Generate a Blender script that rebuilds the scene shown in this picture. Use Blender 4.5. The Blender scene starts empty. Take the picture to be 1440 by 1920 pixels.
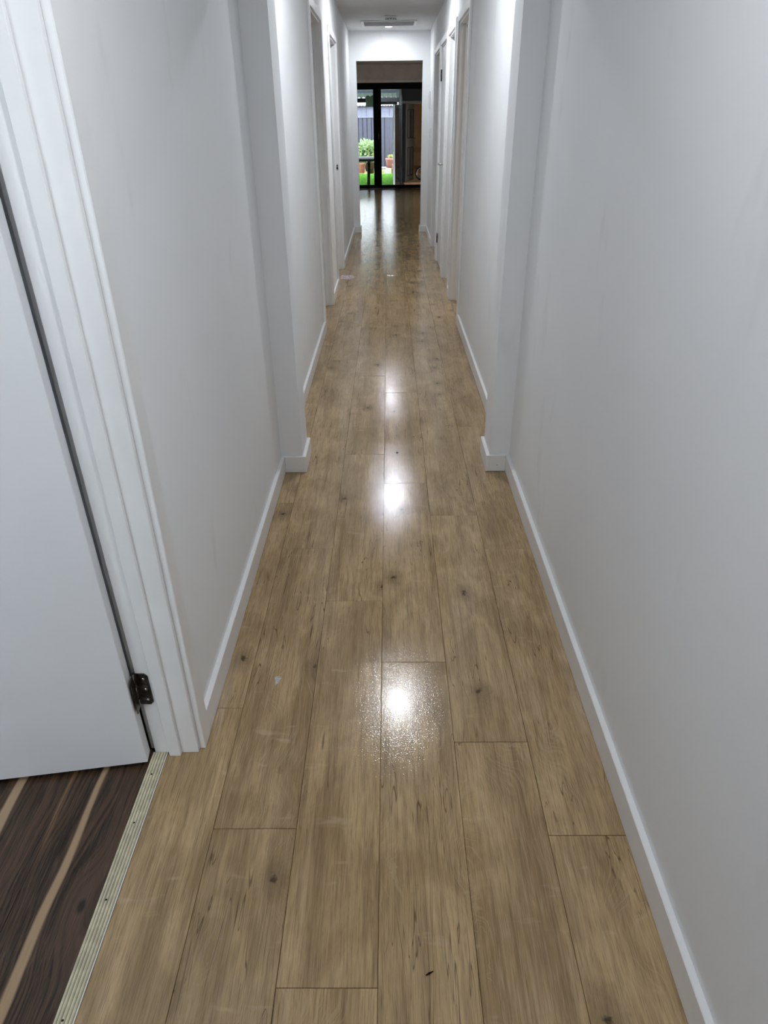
import bpy, bmesh, math, random
from mathutils import Vector, Matrix

random.seed(7)
SC = bpy.context.scene
COL = SC.collection

# ------------------------------------------------------------------ camera, world, exposure
CAM_H = 1.42
PITCH, YAW, ROLL = 0.528247, 0.0115, -0.0119036
cp, sp, cy, sy, cr, sr = (math.cos(PITCH), math.sin(PITCH), math.cos(YAW), math.sin(YAW), math.cos(ROLL), math.sin(ROLL))
_B = Matrix(((1, 0, 0), (0, 0, -1), (0, 1, 0)))
_M = (Matrix(((cr, -sr, 0), (sr, cr, 0), (0, 0, 1))) @ Matrix(((1, 0, 0), (0, cp, -sp), (0, sp, cp)))
      @ _B @ Matrix(((cy, sy, 0), (-sy, cy, 0), (0, 0, 1))))
cam_data = bpy.data.cameras.new('camera')
cam_data.sensor_fit = 'HORIZONTAL'
cam_data.sensor_width = 36.0
cam_data.lens = 1261.92 / 1440 * 36.0
cam_data.clip_start = 0.02
cam_data.clip_end = 200
cam = bpy.data.objects.new('camera', cam_data)
COL.objects.link(cam)
_rot = Matrix((_M[0], -_M[1], -_M[2])).transposed()
cam.matrix_world = Matrix.Translation((0, 0, CAM_H)) @ _rot.to_4x4()
SC.camera = cam

world = bpy.data.worlds.new('overcast_sky')
SC.world = world
world.use_nodes = True
_bg = world.node_tree.nodes['Background']
_bg.inputs[0].default_value = (0.89, 0.92, 1.0, 1)
_bg.inputs[1].default_value = 5.0

SC.view_settings.view_transform = 'Standard'
SC.view_settings.look = 'None'
SC.view_settings.gamma = 1.0
SC.view_settings.use_curve_mapping = False
SC.view_settings.exposure = 0.0
try:
    SC.cycles.use_denoising = True
    SC.cycles.max_bounces = 8
    SC.cycles.diffuse_bounces = 4
    SC.cycles.use_adaptive_sampling = True
    SC.cycles.adaptive_threshold = 0.15
    SC.cycles.transparent_max_bounces = 16
    SC.cycles.caustics_reflective = False
    SC.cycles.caustics_refractive = False
except Exception:
    pass

LAMP_COL = (0.91, 0.955, 1.0)
HALL_LAMPS = [(0.05, 0.70, 12.5), (0.05, 3.66, 10.5), (0.02, 6.92, 18.5), (0.01, 10.07, 7.5)]   # x, y, watts

# ------------------------------------------------------------------ mesh builder
class MB:
    def __init__(self):
        self.bm = bmesh.new()

    def box(self, x0, x1, y0, y1, z0, z1, bev=0.0):
        bm = self.bm
        vs = [bm.verts.new((x, y, z)) for z in (z0, z1) for y in (y0, y1) for x in (x0, x1)]
        fs = [(0, 2, 3, 1), (4, 5, 7, 6), (0, 1, 5, 4), (2, 6, 7, 3), (0, 4, 6, 2), (1, 3, 7, 5)]
        faces = [bm.faces.new([vs[i] for i in f]) for f in fs]
        if bev > 0:
            edges = list({e for f in faces for e in f.edges})
            bmesh.ops.bevel(bm, geom=edges, offset=bev, segments=1, affect='EDGES', profile=0.5)
        return self

    def prism(self, pts, axis, a, b):
        """polygon pts extruded along axis ('x','y','z') from a to b"""
        bm = self.bm
        def P(p, t):
            return {'x': (t, p[0], p[1]), 'y': (p[0], t, p[1]), 'z': (p[0], p[1], t)}[axis]
        A = [bm.verts.new(P(p, a)) for p in pts]
        B = [bm.verts.new(P(p, b)) for p in pts]
        n = len(pts)
        for i in range(n):
            bm.faces.new((A[i], A[(i + 1) % n], B[(i + 1) % n], B[i]))
        bm.faces.new(A[::-1])
        bm.faces.new(B)
        return self

    def lathe(self, prof, seg=24, c=(0, 0, 0), axis='z', smooth=True):
        """prof: list of (r, h)"""
        bm = self.bm
        rings = []
        for r, h in prof:
            ring = []
            for i in range(seg):
                a = 2 * math.pi * i / seg
                x, y = r * math.cos(a), r * math.sin(a)
                p = {'z': (x, y, h), 'x': (h, x, y), 'y': (x, h, y)}[axis]
                ring.append(bm.verts.new((p[0] + c[0], p[1] + c[1], p[2] + c[2])))
            rings.append(ring)
        for k in range(len(rings) - 1):
            for i in range(seg):
                f = bm.faces.new((rings[k][i], rings[k][(i + 1) % seg], rings[k + 1][(i + 1) % seg], rings[k + 1][i]))
                f.smooth = smooth
        if prof[0][0] > 1e-6:
            bm.faces.new(rings[0][::-1])
        if prof[-1][0] > 1e-6:
            bm.faces.new(rings[-1])
        return self

    def tube(self, path, r, seg=8):
        bm = self.bm
        path = [Vector(p) for p in path]
        rings = []
        for i, p in enumerate(path):
            d = (path[min(i + 1, len(path) - 1)] - path[max(i - 1, 0)]).normalized()
            u = d.orthogonal().normalized() if i == 0 else (rings_u - d * rings_u.dot(d)).normalized()
            rings_u = u
            v = d.cross(u)
            rr = r[i] if isinstance(r, (list, tuple)) else r
            rings.append([bm.verts.new(p + (u * math.cos(2 * math.pi * k / seg) + v * math.sin(2 * math.pi * k / seg)) * rr) for k in range(seg)])
        for k in range(len(rings) - 1):
            for i in range(seg):
                f = bm.faces.new((rings[k][i], rings[k][(i + 1) % seg], rings[k + 1][(i + 1) % seg], rings[k + 1][i]))
                f.smooth = True
        bm.faces.new(rings[0][::-1])
        bm.faces.new(rings[-1])
        return self

    def quad(self, a, b, c, d):
        self.bm.faces.new([self.bm.verts.new(p) for p in (a, b, c, d)])
        return self

    def mesh(self, name):
        bmesh.ops.recalc_face_normals(self.bm, faces=self.bm.faces)
        me = bpy.data.meshes.new(name)
        self.bm.to_mesh(me)
        self.bm.free()
        return me

    def build(self, name, mat, parent=None, loc=None, rotz=0.0):
        me = self.mesh(name)
        me.materials.append(mat)
        return link(name, me, parent, loc, rotz)


def link(name, me, parent=None, loc=None, rotz=0.0):
    o = bpy.data.objects.new(name, me)
    COL.objects.link(o)
    if parent is not None:
        o.parent = parent
    if loc is not None:
        o.location = loc
    if rotz:
        o.rotation_euler.z = rotz
    return o


def tag(o, label=None, cat=None, group=None, kind=None):
    if label: o['label'] = label
    if cat: o['category'] = cat
    if group: o['group'] = group
    if kind: o['kind'] = kind
    return o


def empty(name, loc=(0, 0, 0), rotz=0.0, label=None, cat=None, group=None, kind=None):
    o = bpy.data.objects.new(name, None)
    o.empty_display_size = 0.1
    COL.objects.link(o)
    o.location = loc
    o.rotation_euler.z = rotz
    return tag(o, label, cat, group, kind)


# ------------------------------------------------------------------ materials
class NT:
    def __init__(self, name):
        self.mat = bpy.data.materials.new(name)
        self.mat.use_nodes = True
        self.t = self.mat.node_tree
        self.n = self.t.nodes
        self.n.clear()
        self.out = self.n.new('ShaderNodeOutputMaterial')

    def node(self, typ, **kw):
        nd = self.n.new('ShaderNode' + typ)
        for k, v in kw.items():
            setattr(nd, k, v)
        return nd

    def put(self, sock, val):
        if isinstance(val, bpy.types.NodeSocket):
            self.t.links.new(val, sock)
        elif isinstance(val, (tuple, list)) and len(val) == 3 and sock.type == 'RGBA':
            sock.default_value = (*val, 1)
        else:
            sock.default_value = val

    def math(self, op, a, b=0.0, c=0.0, clamp=False):
        nd = self.node('Math', operation=op, use_clamp=clamp)
        self.put(nd.inputs[0], a); self.put(nd.inputs[1], b); self.put(nd.inputs[2], c)
        return nd.outputs[0]

    def vmath(self, op, a, b=(0, 0, 0)):
        nd = self.node('VectorMath', operation=op)
        self.put(nd.inputs[0], a); self.put(nd.inputs[1], b)
        return nd.outputs[0]

    def noise(self, vec, scale=1.0, detail=3.0, rough=0.5, dist=0.0, dims='3D'):
        nd = self.node('TexNoise', noise_dimensions=dims)
        self.put(nd.inputs['Vector'], vec)
        nd.inputs['Scale'].default_value = scale
        nd.inputs['Detail'].default_value = detail
        nd.inputs['Roughness'].default_value = rough
        nd.inputs['Distortion'].default_value = dist
        return nd.outputs[0]

    def smooth(self, v, a, b, lo=0.0, hi=1.0):
        nd = self.node('MapRange', interpolation_type='SMOOTHSTEP')
        self.put(nd.inputs[0], v)
        nd.inputs[1].default_value = a; nd.inputs[2].default_value = b
        nd.inputs[3].default_value = lo; nd.inputs[4].default_value = hi
        return nd.outputs[0]

    def mix(self, fac, a, b, mode='MIX'):
        nd = self.node('Mix', data_type='RGBA', blend_type=mode)
        self.put(nd.inputs[0], fac); self.put(nd.inputs[6], a); self.put(nd.inputs[7], b)
        return nd.outputs[2]

    def xyz(self, v):
        nd = self.node('SeparateXYZ'); self.put(nd.inputs[0], v)
        return nd.outputs

    def comb(self, x, y, z):
        nd = self.node('CombineXYZ')
        self.put(nd.inputs[0], x); self.put(nd.inputs[1], y); self.put(nd.inputs[2], z)
        return nd.outputs[0]

    def bump(self, h, strength=0.1, dist=0.01, normal=None):
        nd = self.node('Bump')
        nd.inputs['Strength'].default_value = strength
        nd.inputs['Distance'].default_value = dist
        self.put(nd.inputs['Height'], h)
        if normal is not None: self.put(nd.inputs['Normal'], normal)
        return nd.outputs[0]

    def bsdf(self, color, rough=0.5, metal=0.0, normal=None, spec=0.5, emit=None, estr=0.0):
        nd = self.node('BsdfPrincipled')
        self.put(nd.inputs['Base Color'], color)
        self.put(nd.inputs['Roughness'], rough)
        nd.inputs['Metallic'].default_value = metal
        nd.inputs['Specular IOR Level'].default_value = spec
        if normal is not None: self.put(nd.inputs['Normal'], normal)
        if emit is not None:
            self.put(nd.inputs['Emission Color'], emit)
            nd.inputs['Emission Strength'].default_value = estr
        self.t.links.new(nd.outputs[0], self.out.inputs[0])
        return nd

    def matte(self, color):
        nd = self.node('BsdfDiffuse')
        self.put(nd.inputs[0], color)
        self.t.links.new(nd.outputs[0], self.out.inputs[0])
        return nd

    def pos(self):
        return self.node('NewGeometry').outputs['Position']

    def obj(self):
        return self.node('TexCoord').outputs['Object']

    def rand(self):
        return self.node('ObjectInfo').outputs['Random']


def plain(name, col, rough=0.5, metal=0.0, var=0.06, scale=6.0, spec=0.5, bump=0.0, bscale=200.0):
    m = NT(name)
    p = m.pos()
    n = m.noise(p, scale, 2.0, 0.6)
    c = m.mix(m.smooth(n, 0.3, 0.7), tuple(x * (1 - var) for x in col), tuple(min(1, x * (1 + var)) for x in col))
    if rough >= 0.65 and not metal:
        m.matte(c)
    else:
        m.bsdf(c, rough, metal, None, spec)
    return m.mat


def mat_wall():
    m = NT('wall_paint')
    p = m.pos()
    big = m.noise(p, 1.6, 2.0, 0.55)
    c = m.mix(m.smooth(big, 0.35, 0.7), (0.855, 0.865, 0.88), (0.88, 0.89, 0.90))
    # scuffs: sparse faint grey smears
    s = m.noise(m.vmath('MULTIPLY', p, (6.0, 6.0, 2.2)), 1.0, 3.0, 0.62)
    c = m.mix(m.smooth(s, 0.60, 0.78, 0.0, 0.30), c, (0.66, 0.66, 0.66))
    # strip of older cream paint next to the near architrave
    x, y, z = m.xyz(p)
    band = m.math('MULTIPLY', m.smooth(y, 1.262, 1.266), m.smooth(m.math('ADD', y, m.math('MULTIPLY', m.noise(p, 25.0), 0.004)), 1.305, 1.300))
    band = m.math('MULTIPLY', band, m.math('MULTIPLY', m.smooth(z, 1.25, 0.95), m.smooth(x, -0.40, -0.45)))
    c = m.mix(m.math('MULTIPLY', band, 0.55), c, (0.76, 0.75, 0.70))
    m.matte(c)
    return m.mat


def mat_trim():
    m = NT('gloss_white_trim')
    p = m.pos()
    n = m.noise(p, 9.0, 2.0, 0.6)
    c = m.mix(m.smooth(n, 0.35, 0.75), (0.84, 0.845, 0.85), (0.87, 0.875, 0.88))
    v = m.node('TexVoronoi'); m.put(v.inputs['Vector'], p); v.inputs['Scale'].default_value = 16.0
    k = m.noise(p, 5.0, 1.0)
    sp_ = m.math('MULTIPLY', m.smooth(v.outputs['Distance'], 0.05, 0.03), m.smooth(k, 0.60, 0.66))
    c = m.mix(m.math('MULTIPLY', sp_, 0.75), c, (0.12, 0.11, 0.10))
    m.bsdf(c, 0.32, 0.0, None, 0.5)
    return m.mat


def mat_oak():
    m = NT('oak_laminate')
    o = m.obj()
    r = m.rand()
    off = m.comb(m.math('MULTIPLY', r, 37.0), m.math('MULTIPLY', r, 91.0), m.math('MULTIPLY', r, 53.0))
    p = m.vmath('ADD', o, off)
    r2 = m.math('FRACT', m.math('MULTIPLY', r, 17.31))
    r3 = m.math('FRACT', m.math('MULTIPLY', r, 71.77))
    # knots bend the grain around them
    kn = m.node('TexVoronoi', feature='F1', voronoi_dimensions='2D')
    m.put(kn.inputs['Vector'], m.vmath('ADD', m.vmath('MULTIPLY', p, (5.5, 3.8, 0.0)), m.vmath('MULTIPLY', m.comb(m.noise(p, 40.0, 2.0), m.noise(m.vmath('ADD', p, (7.0, 3.0, 1.0)), 28.0, 2.0), 0.0), (0.10, 0.16, 0.0))))
    kn.inputs['Scale'].default_value = 1.0
    kd = kn.outputs['Distance']
    kr = m.xyz(kn.outputs['Color'])[0]
    warp = m.noise(m.vmath('MULTIPLY', p, (4.0, 0.9, 1.0)), 1.0, 1.0, 0.5)
    near_k = m.smooth(kd, 0.55, 0.0)
    gx = m.math('ADD', m.math('MULTIPLY', m.xyz(p)[0], 120.0), m.math('MULTIPLY', warp, 26.0))
    gx = m.math('ADD', gx, m.math('MULTIPLY', near_k, 5.0))
    gv = m.comb(gx, m.math('MULTIPLY', m.xyz(p)[1], 3.0), 0.0)
    vein = m.noise(gv, 1.0, 2.0, 0.5)                      # cathedral veins
    line = m.smooth(m.math('ABSOLUTE', m.math('SUBTRACT', vein, 0.52)), 0.035, 0.0)
    fine = m.noise(m.vmath('MULTIPLY', p, (420.0, 16.0, 1.0)), 1.0, 3.0, 0.65)   # pores
    fine2 = m.noise(m.vmath('MULTIPLY', p, (90.0, 5.0, 1.0)), 1.0, 3.0, 0.6)
    cloud = m.noise(m.vmath('MULTIPLY', p, (9.0, 4.0, 1.0)), 1.0, 4.0, 0.6, 0.6)
    cross = m.noise(m.vmath('MULTIPLY', p, (7.0, 26.0, 1.0)), 1.0, 3.0, 0.6, 0.3)
    base = m.mix(r2, (0.490, 0.330, 0.156), (0.570, 0.398, 0.202))
    c = m.mix(m.smooth(cloud, 0.34, 0.66), m.mix(0.44, base, (0.150, 0.098, 0.048)), m.mix(0.30, base, (0.54, 0.405, 0.250)))
    strk = m.noise(m.vmath('MULTIPLY', p, (24.0, 0.9, 1.0)), 1.0, 2.0, 0.6)
    c = m.mix(m.smooth(strk, 0.46, 0.70, 0.0, 0.42), c, (0.205, 0.130, 0.060))
    c = m.mix(m.smooth(strk, 0.44, 0.28, 0.0, 0.35), c, (0.57, 0.425, 0.255))
    c = m.mix(m.math('MULTIPLY', m.smooth(fine2, 0.42, 0.75), 0.45), c, (0.175, 0.112, 0.055))
    c = m.mix(m.math('MULTIPLY', m.smooth(fine, 0.42, 0.68), 0.42), c, (0.130, 0.085, 0.042))
    # light veins on some boards
    c = m.mix(m.math('MULTIPLY', m.math('MULTIPLY', line, m.smooth(r3, 0.3, 0.6)), 0.26), c, (0.55, 0.43, 0.28))
    # pale chatter marks across the grain
    c = m.mix(m.smooth(cross, 0.62, 0.78, 0.0, 0.45), c, (0.56, 0.43, 0.29))
    # dark cracks
    ck = m.noise(m.vmath('MULTIPLY', p, (34.0, 2.2, 1.0)), 1.0, 2.0, 0.5, 0.8)
    ckm = m.math('MULTIPLY', m.smooth(m.math('ABSOLUTE', m.math('SUBTRACT', ck, 0.5)), 0.012, 0.0), m.smooth(m.noise(m.vmath('MULTIPLY', p, (6.0, 3.0, 1.0)), 1.0, 1.0), 0.50, 0.60))
    c = m.mix(m.math('MULTIPLY', ckm, 0.75), c, (0.075, 0.045, 0.020))
    # knots
    edge = m.math('ADD', kd, m.math('MULTIPLY', m.math('SUBTRACT', m.noise(p, 120.0, 3.0), 0.5), 0.10))
    kmask = m.smooth(kr, 0.62, 0.74)
    halo = m.math('MULTIPLY', m.smooth(edge, 0.30, 0.03), kmask)
    c = m.mix(m.math('MULTIPLY', halo, 0.50), c, (0.130, 0.080, 0.038))
    core = m.math('MULTIPLY', m.smooth(edge, 0.058, 0.012), kmask)
    c = m.mix(m.math('MULTIPLY', core, 0.88), c, (0.035, 0.022, 0.012))
    # emboss
    h1 = m.smooth(m.noise(p, 300.0, 1.0, 0.6), 0.36, 0.68)
    h = m.math('ADD', m.math('MULTIPLY', h1, 0.75), m.math('MULTIPLY', fine, 0.25))
    wav = m.noise(m.vmath('MULTIPLY', p, (7.0, 4.0, 1.0)), 1.0, 2.0)
    nor = m.bump(wav, 0.05, 0.01)
    nor = m.bump(h, 0.12, 0.0008, nor)
    rough = m.math('ADD', 0.075, m.math('MULTIPLY', m.noise(m.pos(), 2.2, 2.0), 0.06))
    m.bsdf(c, rough, 0.0, nor, 0.55)
    return m.mat


def mat_walnut():
    m = NT('walnut_laminate')
    o = m.pos()
    x, y, z = m.xyz(o)
    w = m.noise(m.vmath('MULTIPLY', o, (7.0, 2.0, 1.0)), 1.0, 2.0, 0.5)
    # a knot bends the grain
    dx = m.math('SUBTRACT', x, -0.655); dy = m.math('MULTIPLY', m.math('SUBTRACT', y, 0.80), 0.55)
    d2 = m.math('SQRT', m.math('ADD', m.math('MULTIPLY', dx, dx), m.math('MULTIPLY', dy, dy)))
    bend = m.math('MULTIPLY', m.smooth(d2, 0.10, 0.0), 4.0)
    gx = m.math('ADD', m.math('ADD', m.math('MULTIPLY', x, 120.0), m.math('MULTIPLY', w, 13.0)), bend)
    g = m.noise(m.comb(gx, m.math('MULTIPLY', y, 1.6), 0.0), 1.0, 2.0, 0.5)
    f = m.noise(m.vmath('MULTIPLY', o, (420.0, 12.0, 1.0)), 1.0, 3.0, 0.65)
    c = m.mix(m.smooth(g, 0.34, 0.66), (0.014, 0.008, 0.005), (0.085, 0.048, 0.028))
    gl = m.noise(m.comb(m.math('MULTIPLY', gx, 2.6), m.math('MULTIPLY', y, 2.0), 4.0), 1.0, 2.0, 0.5)
    c = m.mix(m.smooth(gl, 0.52, 0.72, 0.0, 0.65), c, (0.014, 0.008, 0.005))
    c = m.mix(m.smooth(f, 0.48, 0.70, 0.0, 0.60), c, (0.165, 0.105, 0.064))
    wob = m.math('MULTIPLY', m.math('SUBTRACT', m.noise(m.comb(0.0, m.math('MULTIPLY', y, 3.0), 2.0), 1.0, 2.0), 0.5), 0.020)
    for x0, wd, y0, y1, col in ((-0.728, 0.0092, -5.0, 1.4, (0.42, 0.29, 0.17)), (-0.925, 0.015, 0.0, 1.5, (0.44, 0.31, 0.19)), (-0.800, 0.006, 0.86, 1.5, (0.20, 0.115, 0.06))):
        dd = m.math('ABSOLUTE', m.math('ADD', m.math('SUBTRACT', x, x0), wob))
        width = m.math('MULTIPLY', m.smooth(y, 1.35, 0.55, 0.55, 1.15), wd)
        mask = m.smooth(m.math('SUBTRACT', dd, width), 0.004, -0.003)
        mask = m.math('MULTIPLY', mask, m.math('MULTIPLY', m.smooth(y, y0, y0 + 0.15), m.smooth(y, y1, y1 - 0.2)))
        c = m.mix(m.math('MULTIPLY', mask, m.smooth(f, 0.2, 0.5, 0.75, 0.95)), c, col)
    core = m.smooth(d2, 0.012, 0.004)
    c = m.mix(m.math('MULTIPLY', core, 0.9), c, (0.006, 0.004, 0.003))
    nor = m.bump(f, 0.12, 0.001)
    m.bsdf(c, 0.34, 0.0, nor, 0.45)
    return m.mat


def mat_glass(name='pane_glass', tint=(0.94, 0.97, 0.96)):
    m = NT(name)
    tr = m.node('BsdfTransparent'); m.put(tr.inputs[0], tint)
    gl = m.node('BsdfGlossy'); gl.inputs['Roughness'].default_value = 0.01
    m.put(gl.inputs[0], (1, 1, 1))
    fr = m.node('Fresnel'); fr.inputs[0].default_value = 1.45
    mx = m.node('MixShader')
    m.t.links.new(fr.outputs[0], mx.inputs[0])
    m.t.links.new(tr.outputs[0], mx.inputs[1]); m.t.links.new(gl.outputs[0], mx.inputs[2])
    m.t.links.new(mx.outputs[0], m.out.inputs[0])
    return m.mat


def mat_sheet(name, col, trans=0.6):
    m = NT(name)
    d = m.node('BsdfDiffuse'); t = m.node('BsdfTranslucent')
    p = m.pos()
    c = m.mix(m.smooth(m.noise(m.vmath('MULTIPLY', p, (3.0, 0.6, 1.0)), 1.0, 3.0), 0.35, 0.7), tuple(x * 0.8 for x in col), col)
    m.put(d.inputs[0], c); m.put(t.inputs[0], c)
    mx = m.node('MixShader'); mx.inputs[0].default_value = trans
    m.t.links.new(d.outputs[0], mx.inputs[1]); m.t.links.new(t.outputs[0], mx.inputs[2])
    m.t.links.new(mx.outputs[0], m.out.inputs[0])
    return m.mat


def mat_leaf(name, a, b):
    m = NT(name)
    p = m.pos()
    c = m.mix(m.smooth(m.noise(p, 9.0, 2.0), 0.3, 0.7), a, b)
    d = m.node('BsdfDiffuse'); t = m.node('BsdfTranslucent')
    m.put(d.inputs[0], c); m.put(t.inputs[0], c)
    mx = m.node('MixShader'); mx.inputs[0].default_value = 0.3
    m.t.links.new(d.outputs[0], mx.inputs[1]); m.t.links.new(t.outputs[0], mx.inputs[2])
    m.t.links.new(mx.outputs[0], m.out.inputs[0])
    return m.mat


def mat_emit(name, col, s):
    m = NT(name)
    e = m.node('Emission'); m.put(e.inputs[0], col); e.inputs[1].default_value = s
    m.t.links.new(e.outputs[0], m.out.inputs[0])
    return m.mat


M = {
    'wall': mat_wall(), 'trim': mat_trim(), 'oak': mat_oak(), 'walnut': mat_walnut(), 'glass': mat_glass(),
    'ceiling': plain('ceiling_paint', (0.78, 0.78, 0.78), 0.8, var=0.02, bump=0.05),
    'door': plain('door_paint', (0.80, 0.805, 0.83), 0.38, var=0.02, scale=3.0, bump=0.03, bscale=90),
    'subfloor': plain('subfloor_dark', (0.03, 0.022, 0.015), 0.9),
    'steel': plain('worn_steel', (0.13, 0.12, 0.115), 0.32, metal=1.0, var=0.5, scale=60.0),
    'chrome': plain('satin_chrome', (0.62, 0.62, 0.63), 0.2, metal=1.0),
    'cream': plain('cream_anodised', (0.66, 0.62, 0.46), 0.42, var=0.12, scale=40.0),
    'cream_dark': plain('cream_groove', (0.30, 0.27, 0.18), 0.6, var=0.2, scale=40.0),
    'black': plain('black_powder_coat', (0.004, 0.004, 0.005), 0.5, spec=0.12),
    'plate': plain('white_plastic', (0.80, 0.80, 0.80), 0.35),
    'grille': plain('grille_grey', (0.68, 0.68, 0.68), 0.7),
    'room_wall': plain('living_wall_paint', (0.74, 0.68, 0.62), 0.7, bump=0.04),
    'dark_seal': plain('dark_void', (0.03, 0.03, 0.03), 0.8),
}

# ------------------------------------------------------------------ key dimensions (metres)
XL, XR = -0.504, 0.548          # wall faces
WT = 0.112                      # wall thickness
BL, BR = -0.488, 0.532          # skirting / architrave faces
CEIL = 2.40
HEAD = 2.035
YB = -1.5                       # wall behind the viewer
YE = 10.515                     # end wall face
YA0, YA1 = 2.817, 3.005         # archway nibs
AL, AR = -0.405, 0.457          # archway sides
OL, OR_, OH = -0.416, 0.455, 2.078   # end opening
YS = 17.70                      # sliding door plane

# ------------------------------------------------------------------ floor
floor = empty('floor', kind='structure', label='glossy oak laminate floor running the length of the hallway', cat='floor')
MB().box(-0.60, 0.70, YB, YE + 0.11, -0.05, -0.0125).box(-2.6, 3.2, YE + 0.11, YS + 0.1, -0.05, -0.0125).build('subfloor', M['subfloor'], floor)
_cache = {}
def plank_mesh(w, l, mat):
    key = (round(w, 4), round(l, 4), mat.name)
    if key not in _cache:
        b, t = 0.0009, 0.012
        bm = bmesh.new()
        hw, hl = w / 2 - 0.0004, l / 2 - 0.0004
        lo = [bm.verts.new((x, y, -t)) for x, y in ((-hw, -hl), (hw, -hl), (hw, hl), (-hw, hl))]
        mi = [bm.verts.new((x, y, -b)) for x, y in ((-hw, -hl), (hw, -hl), (hw, hl), (-hw, hl))]
        up = [bm.verts.new((x, y, 0)) for x, y in ((-hw + b, -hl + b), (hw - b, -hl + b), (hw - b, hl - b), (-hw + b, hl - b))]
        for A, B in ((lo, mi), (mi, up)):
            for i in range(4):
                bm.faces.new((A[i], A[(i + 1) % 4], B[(i + 1) % 4], B[i]))
        bm.faces.new(up)
        bm.faces.new(lo[::-1])
        me = bpy.data.meshes.new('plank')
        bm.to_mesh(me); bm.free()
        me.materials.append(mat)
        _cache[key] = me
    return _cache[key]

PW, PL, PX0 = 0.1935, 1.172, -0.417
ends = {-2: [5.9], -1: [1.349, 2.516], 0: [0.978, 2.159, 3.323], 1: [0.646, 1.832, 2.996, 4.163], 2: [0.36, 1.531, 2.690, 3.854],
        3: [0.05, 1.228, 2.401, 3.567], 4: [0.960, 2.15, 3.328], 5: [6.2]}
def col_ends(k):
    e = list(ends.get(k, [0.3 + (k * 0.37) % 1.1]))
    while e[0] > YB: e.insert(0, e[0] - PL)
    while e[-1] < YS + 0.05: e.append(e[-1] + PL)
    return e
for k in range(-11, 14):
    x0 = PX0 + k * PW; x1 = x0 + PW
    if k == -1: x0 = -0.585
    lo, hi = YB, YS - 0.02
    if k < -2 or k > 5: lo = YE + 0.005
    elif k == -2: continue
    elif k == 5: lo, hi = 5.0, YS - 0.02
    e = col_ends(k)
    for a, b in zip(e[:-1], e[1:]):
        a, b = max(a, lo), min(b, hi)
        if b - a > 0.02:
            o = link('plank', plank_mesh(x1 - x0, b - a, M['oak']), floor, ((x0 + x1) / 2, (a + b) / 2, random.uniform(-0.0002, 0.0002)))
x0, x1 = PX0 - 2 * PW, -0.585
for a, b in ((5.0, 6.3), (6.3, 7.47), (7.47, 8.2), (YE + 0.005, 11.6), (11.6, 12.8), (12.8, 14.0), (14.0, 15.2), (15.2, 16.4), (16.4, YS - 0.02)):
    link('plank', plank_mesh(x1 - x0, b - a, M['oak']), floor, ((x0 + x1) / 2, (a + b) / 2, 0))

# dark walnut boards of the side room
wfloor = empty('floor_bedroom', kind='structure', label='dark walnut laminate floor inside the open side room', cat='floor')
MB().box(-3.3, -0.60, -1.3, 1.36, -0.06, -0.0135).build('subfloor', M['subfloor'], wfloor)
xx = -0.610
i = 0
while xx > -3.2:
    e0 = -1.3
    for b in ((0.55 if i % 2 else -0.2), 1.36):
        link('plank', plank_mesh(0.19, b - e0, M['walnut']), wfloor, (xx - 0.095, (e0 + b) / 2, -0.0015))
        e0 = b
    xx -= 0.19; i += 1

# metal threshold strip in the doorway
ts = empty('threshold_strip', (-0.6025, 0.79, 0), label='cream ribbed metal threshold strip between oak and walnut floors', cat='threshold strip')
L = 0.81
MB().box(-0.0195, 0.0195, -L / 2, L / 2, 0.0, 0.0022).build('base_plate', M['cream_dark'], ts)
for j, (c0, w, h) in enumerate(((-0.0165, 0.0048, 0.0036), (-0.0095, 0.0056, 0.0048), (-0.0022, 0.0056, 0.0052), (0.0050, 0.0056, 0.0048), (0.0118, 0.0048, 0.0040))):
    MB().prism([(c0 - w / 2, 0.002), (c0 + w / 2, 0.002), (c0 + w / 2 - 0.0012, h), (c0 - w / 2 + 0.0012, h)], 'y', -L / 2, L / 2).build('rib', M['cream'], ts)
MB().box(0.0170, 0.0192, -L / 2, L / 2, 0.002, 0.0030).build('edge_lip', M['plate'], ts)
for j, yy in enumerate((-0.20, 0.02, 0.20, 0.335)):
    MB().lathe([(0.0, 0.0054), (0.0022, 0.0054), (0.0024, 0.0048)], 10, (-0.0022, yy, 0)).build('screw', M['dark_seal'], ts)

# ------------------------------------------------------------------ walls
# door openings (jamb face to jamb face)
L_DOORS = [(0.376, 1.196), (5.273, 6.070), (6.879, 7.731)]
R_DOORS = [(5.460, 6.232), (6.512, 7.207), (7.408, 8.180), (8.380, 9.173)]
JT = 0.02
def wall_with_openings(x0, x1, doors):
    b = MB()
    y = YB
    for a, c in doors:
        b.box(x0, x1, y, a - JT, -0.05, CEIL)
        b.box(x0, x1, a - JT, c + JT, HEAD + JT, CEIL)
        y = c + JT
    b.box(x0, x1, y, YE, -0.05, CEIL)
    return b
tag(wall_with_openings(XL - WT, XL, L_DOORS).build('wall_left', M['wall']), 'pale grey painted hallway wall on the open-door side', 'wall', kind='structure')
tag(wall_with_openings(XR, XR + WT, R_DOORS).build('wall_right', M['wall']), 'pale grey painted hallway wall opposite the open door', 'wall', kind='structure')
tag(MB().box(XL - WT, XR + WT, YB - 0.1, YB, -0.05, CEIL).build('wall_back', M['wall']), 'plain wall closing the hallway behind the viewer', 'wall', kind='structure')
b = MB()
b.box(-2.6, OL, YE, YE + WT, -0.05, 2.46).box(OR_, 3.2, YE, YE + WT, -0.05, 2.46).box(OL, OR_, YE, YE + WT, OH, 2.46)
tag(b.build('wall_end', M['wall']), 'white end wall with square opening into the dim living room', 'wall', kind='structure')
b = MB()
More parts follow.
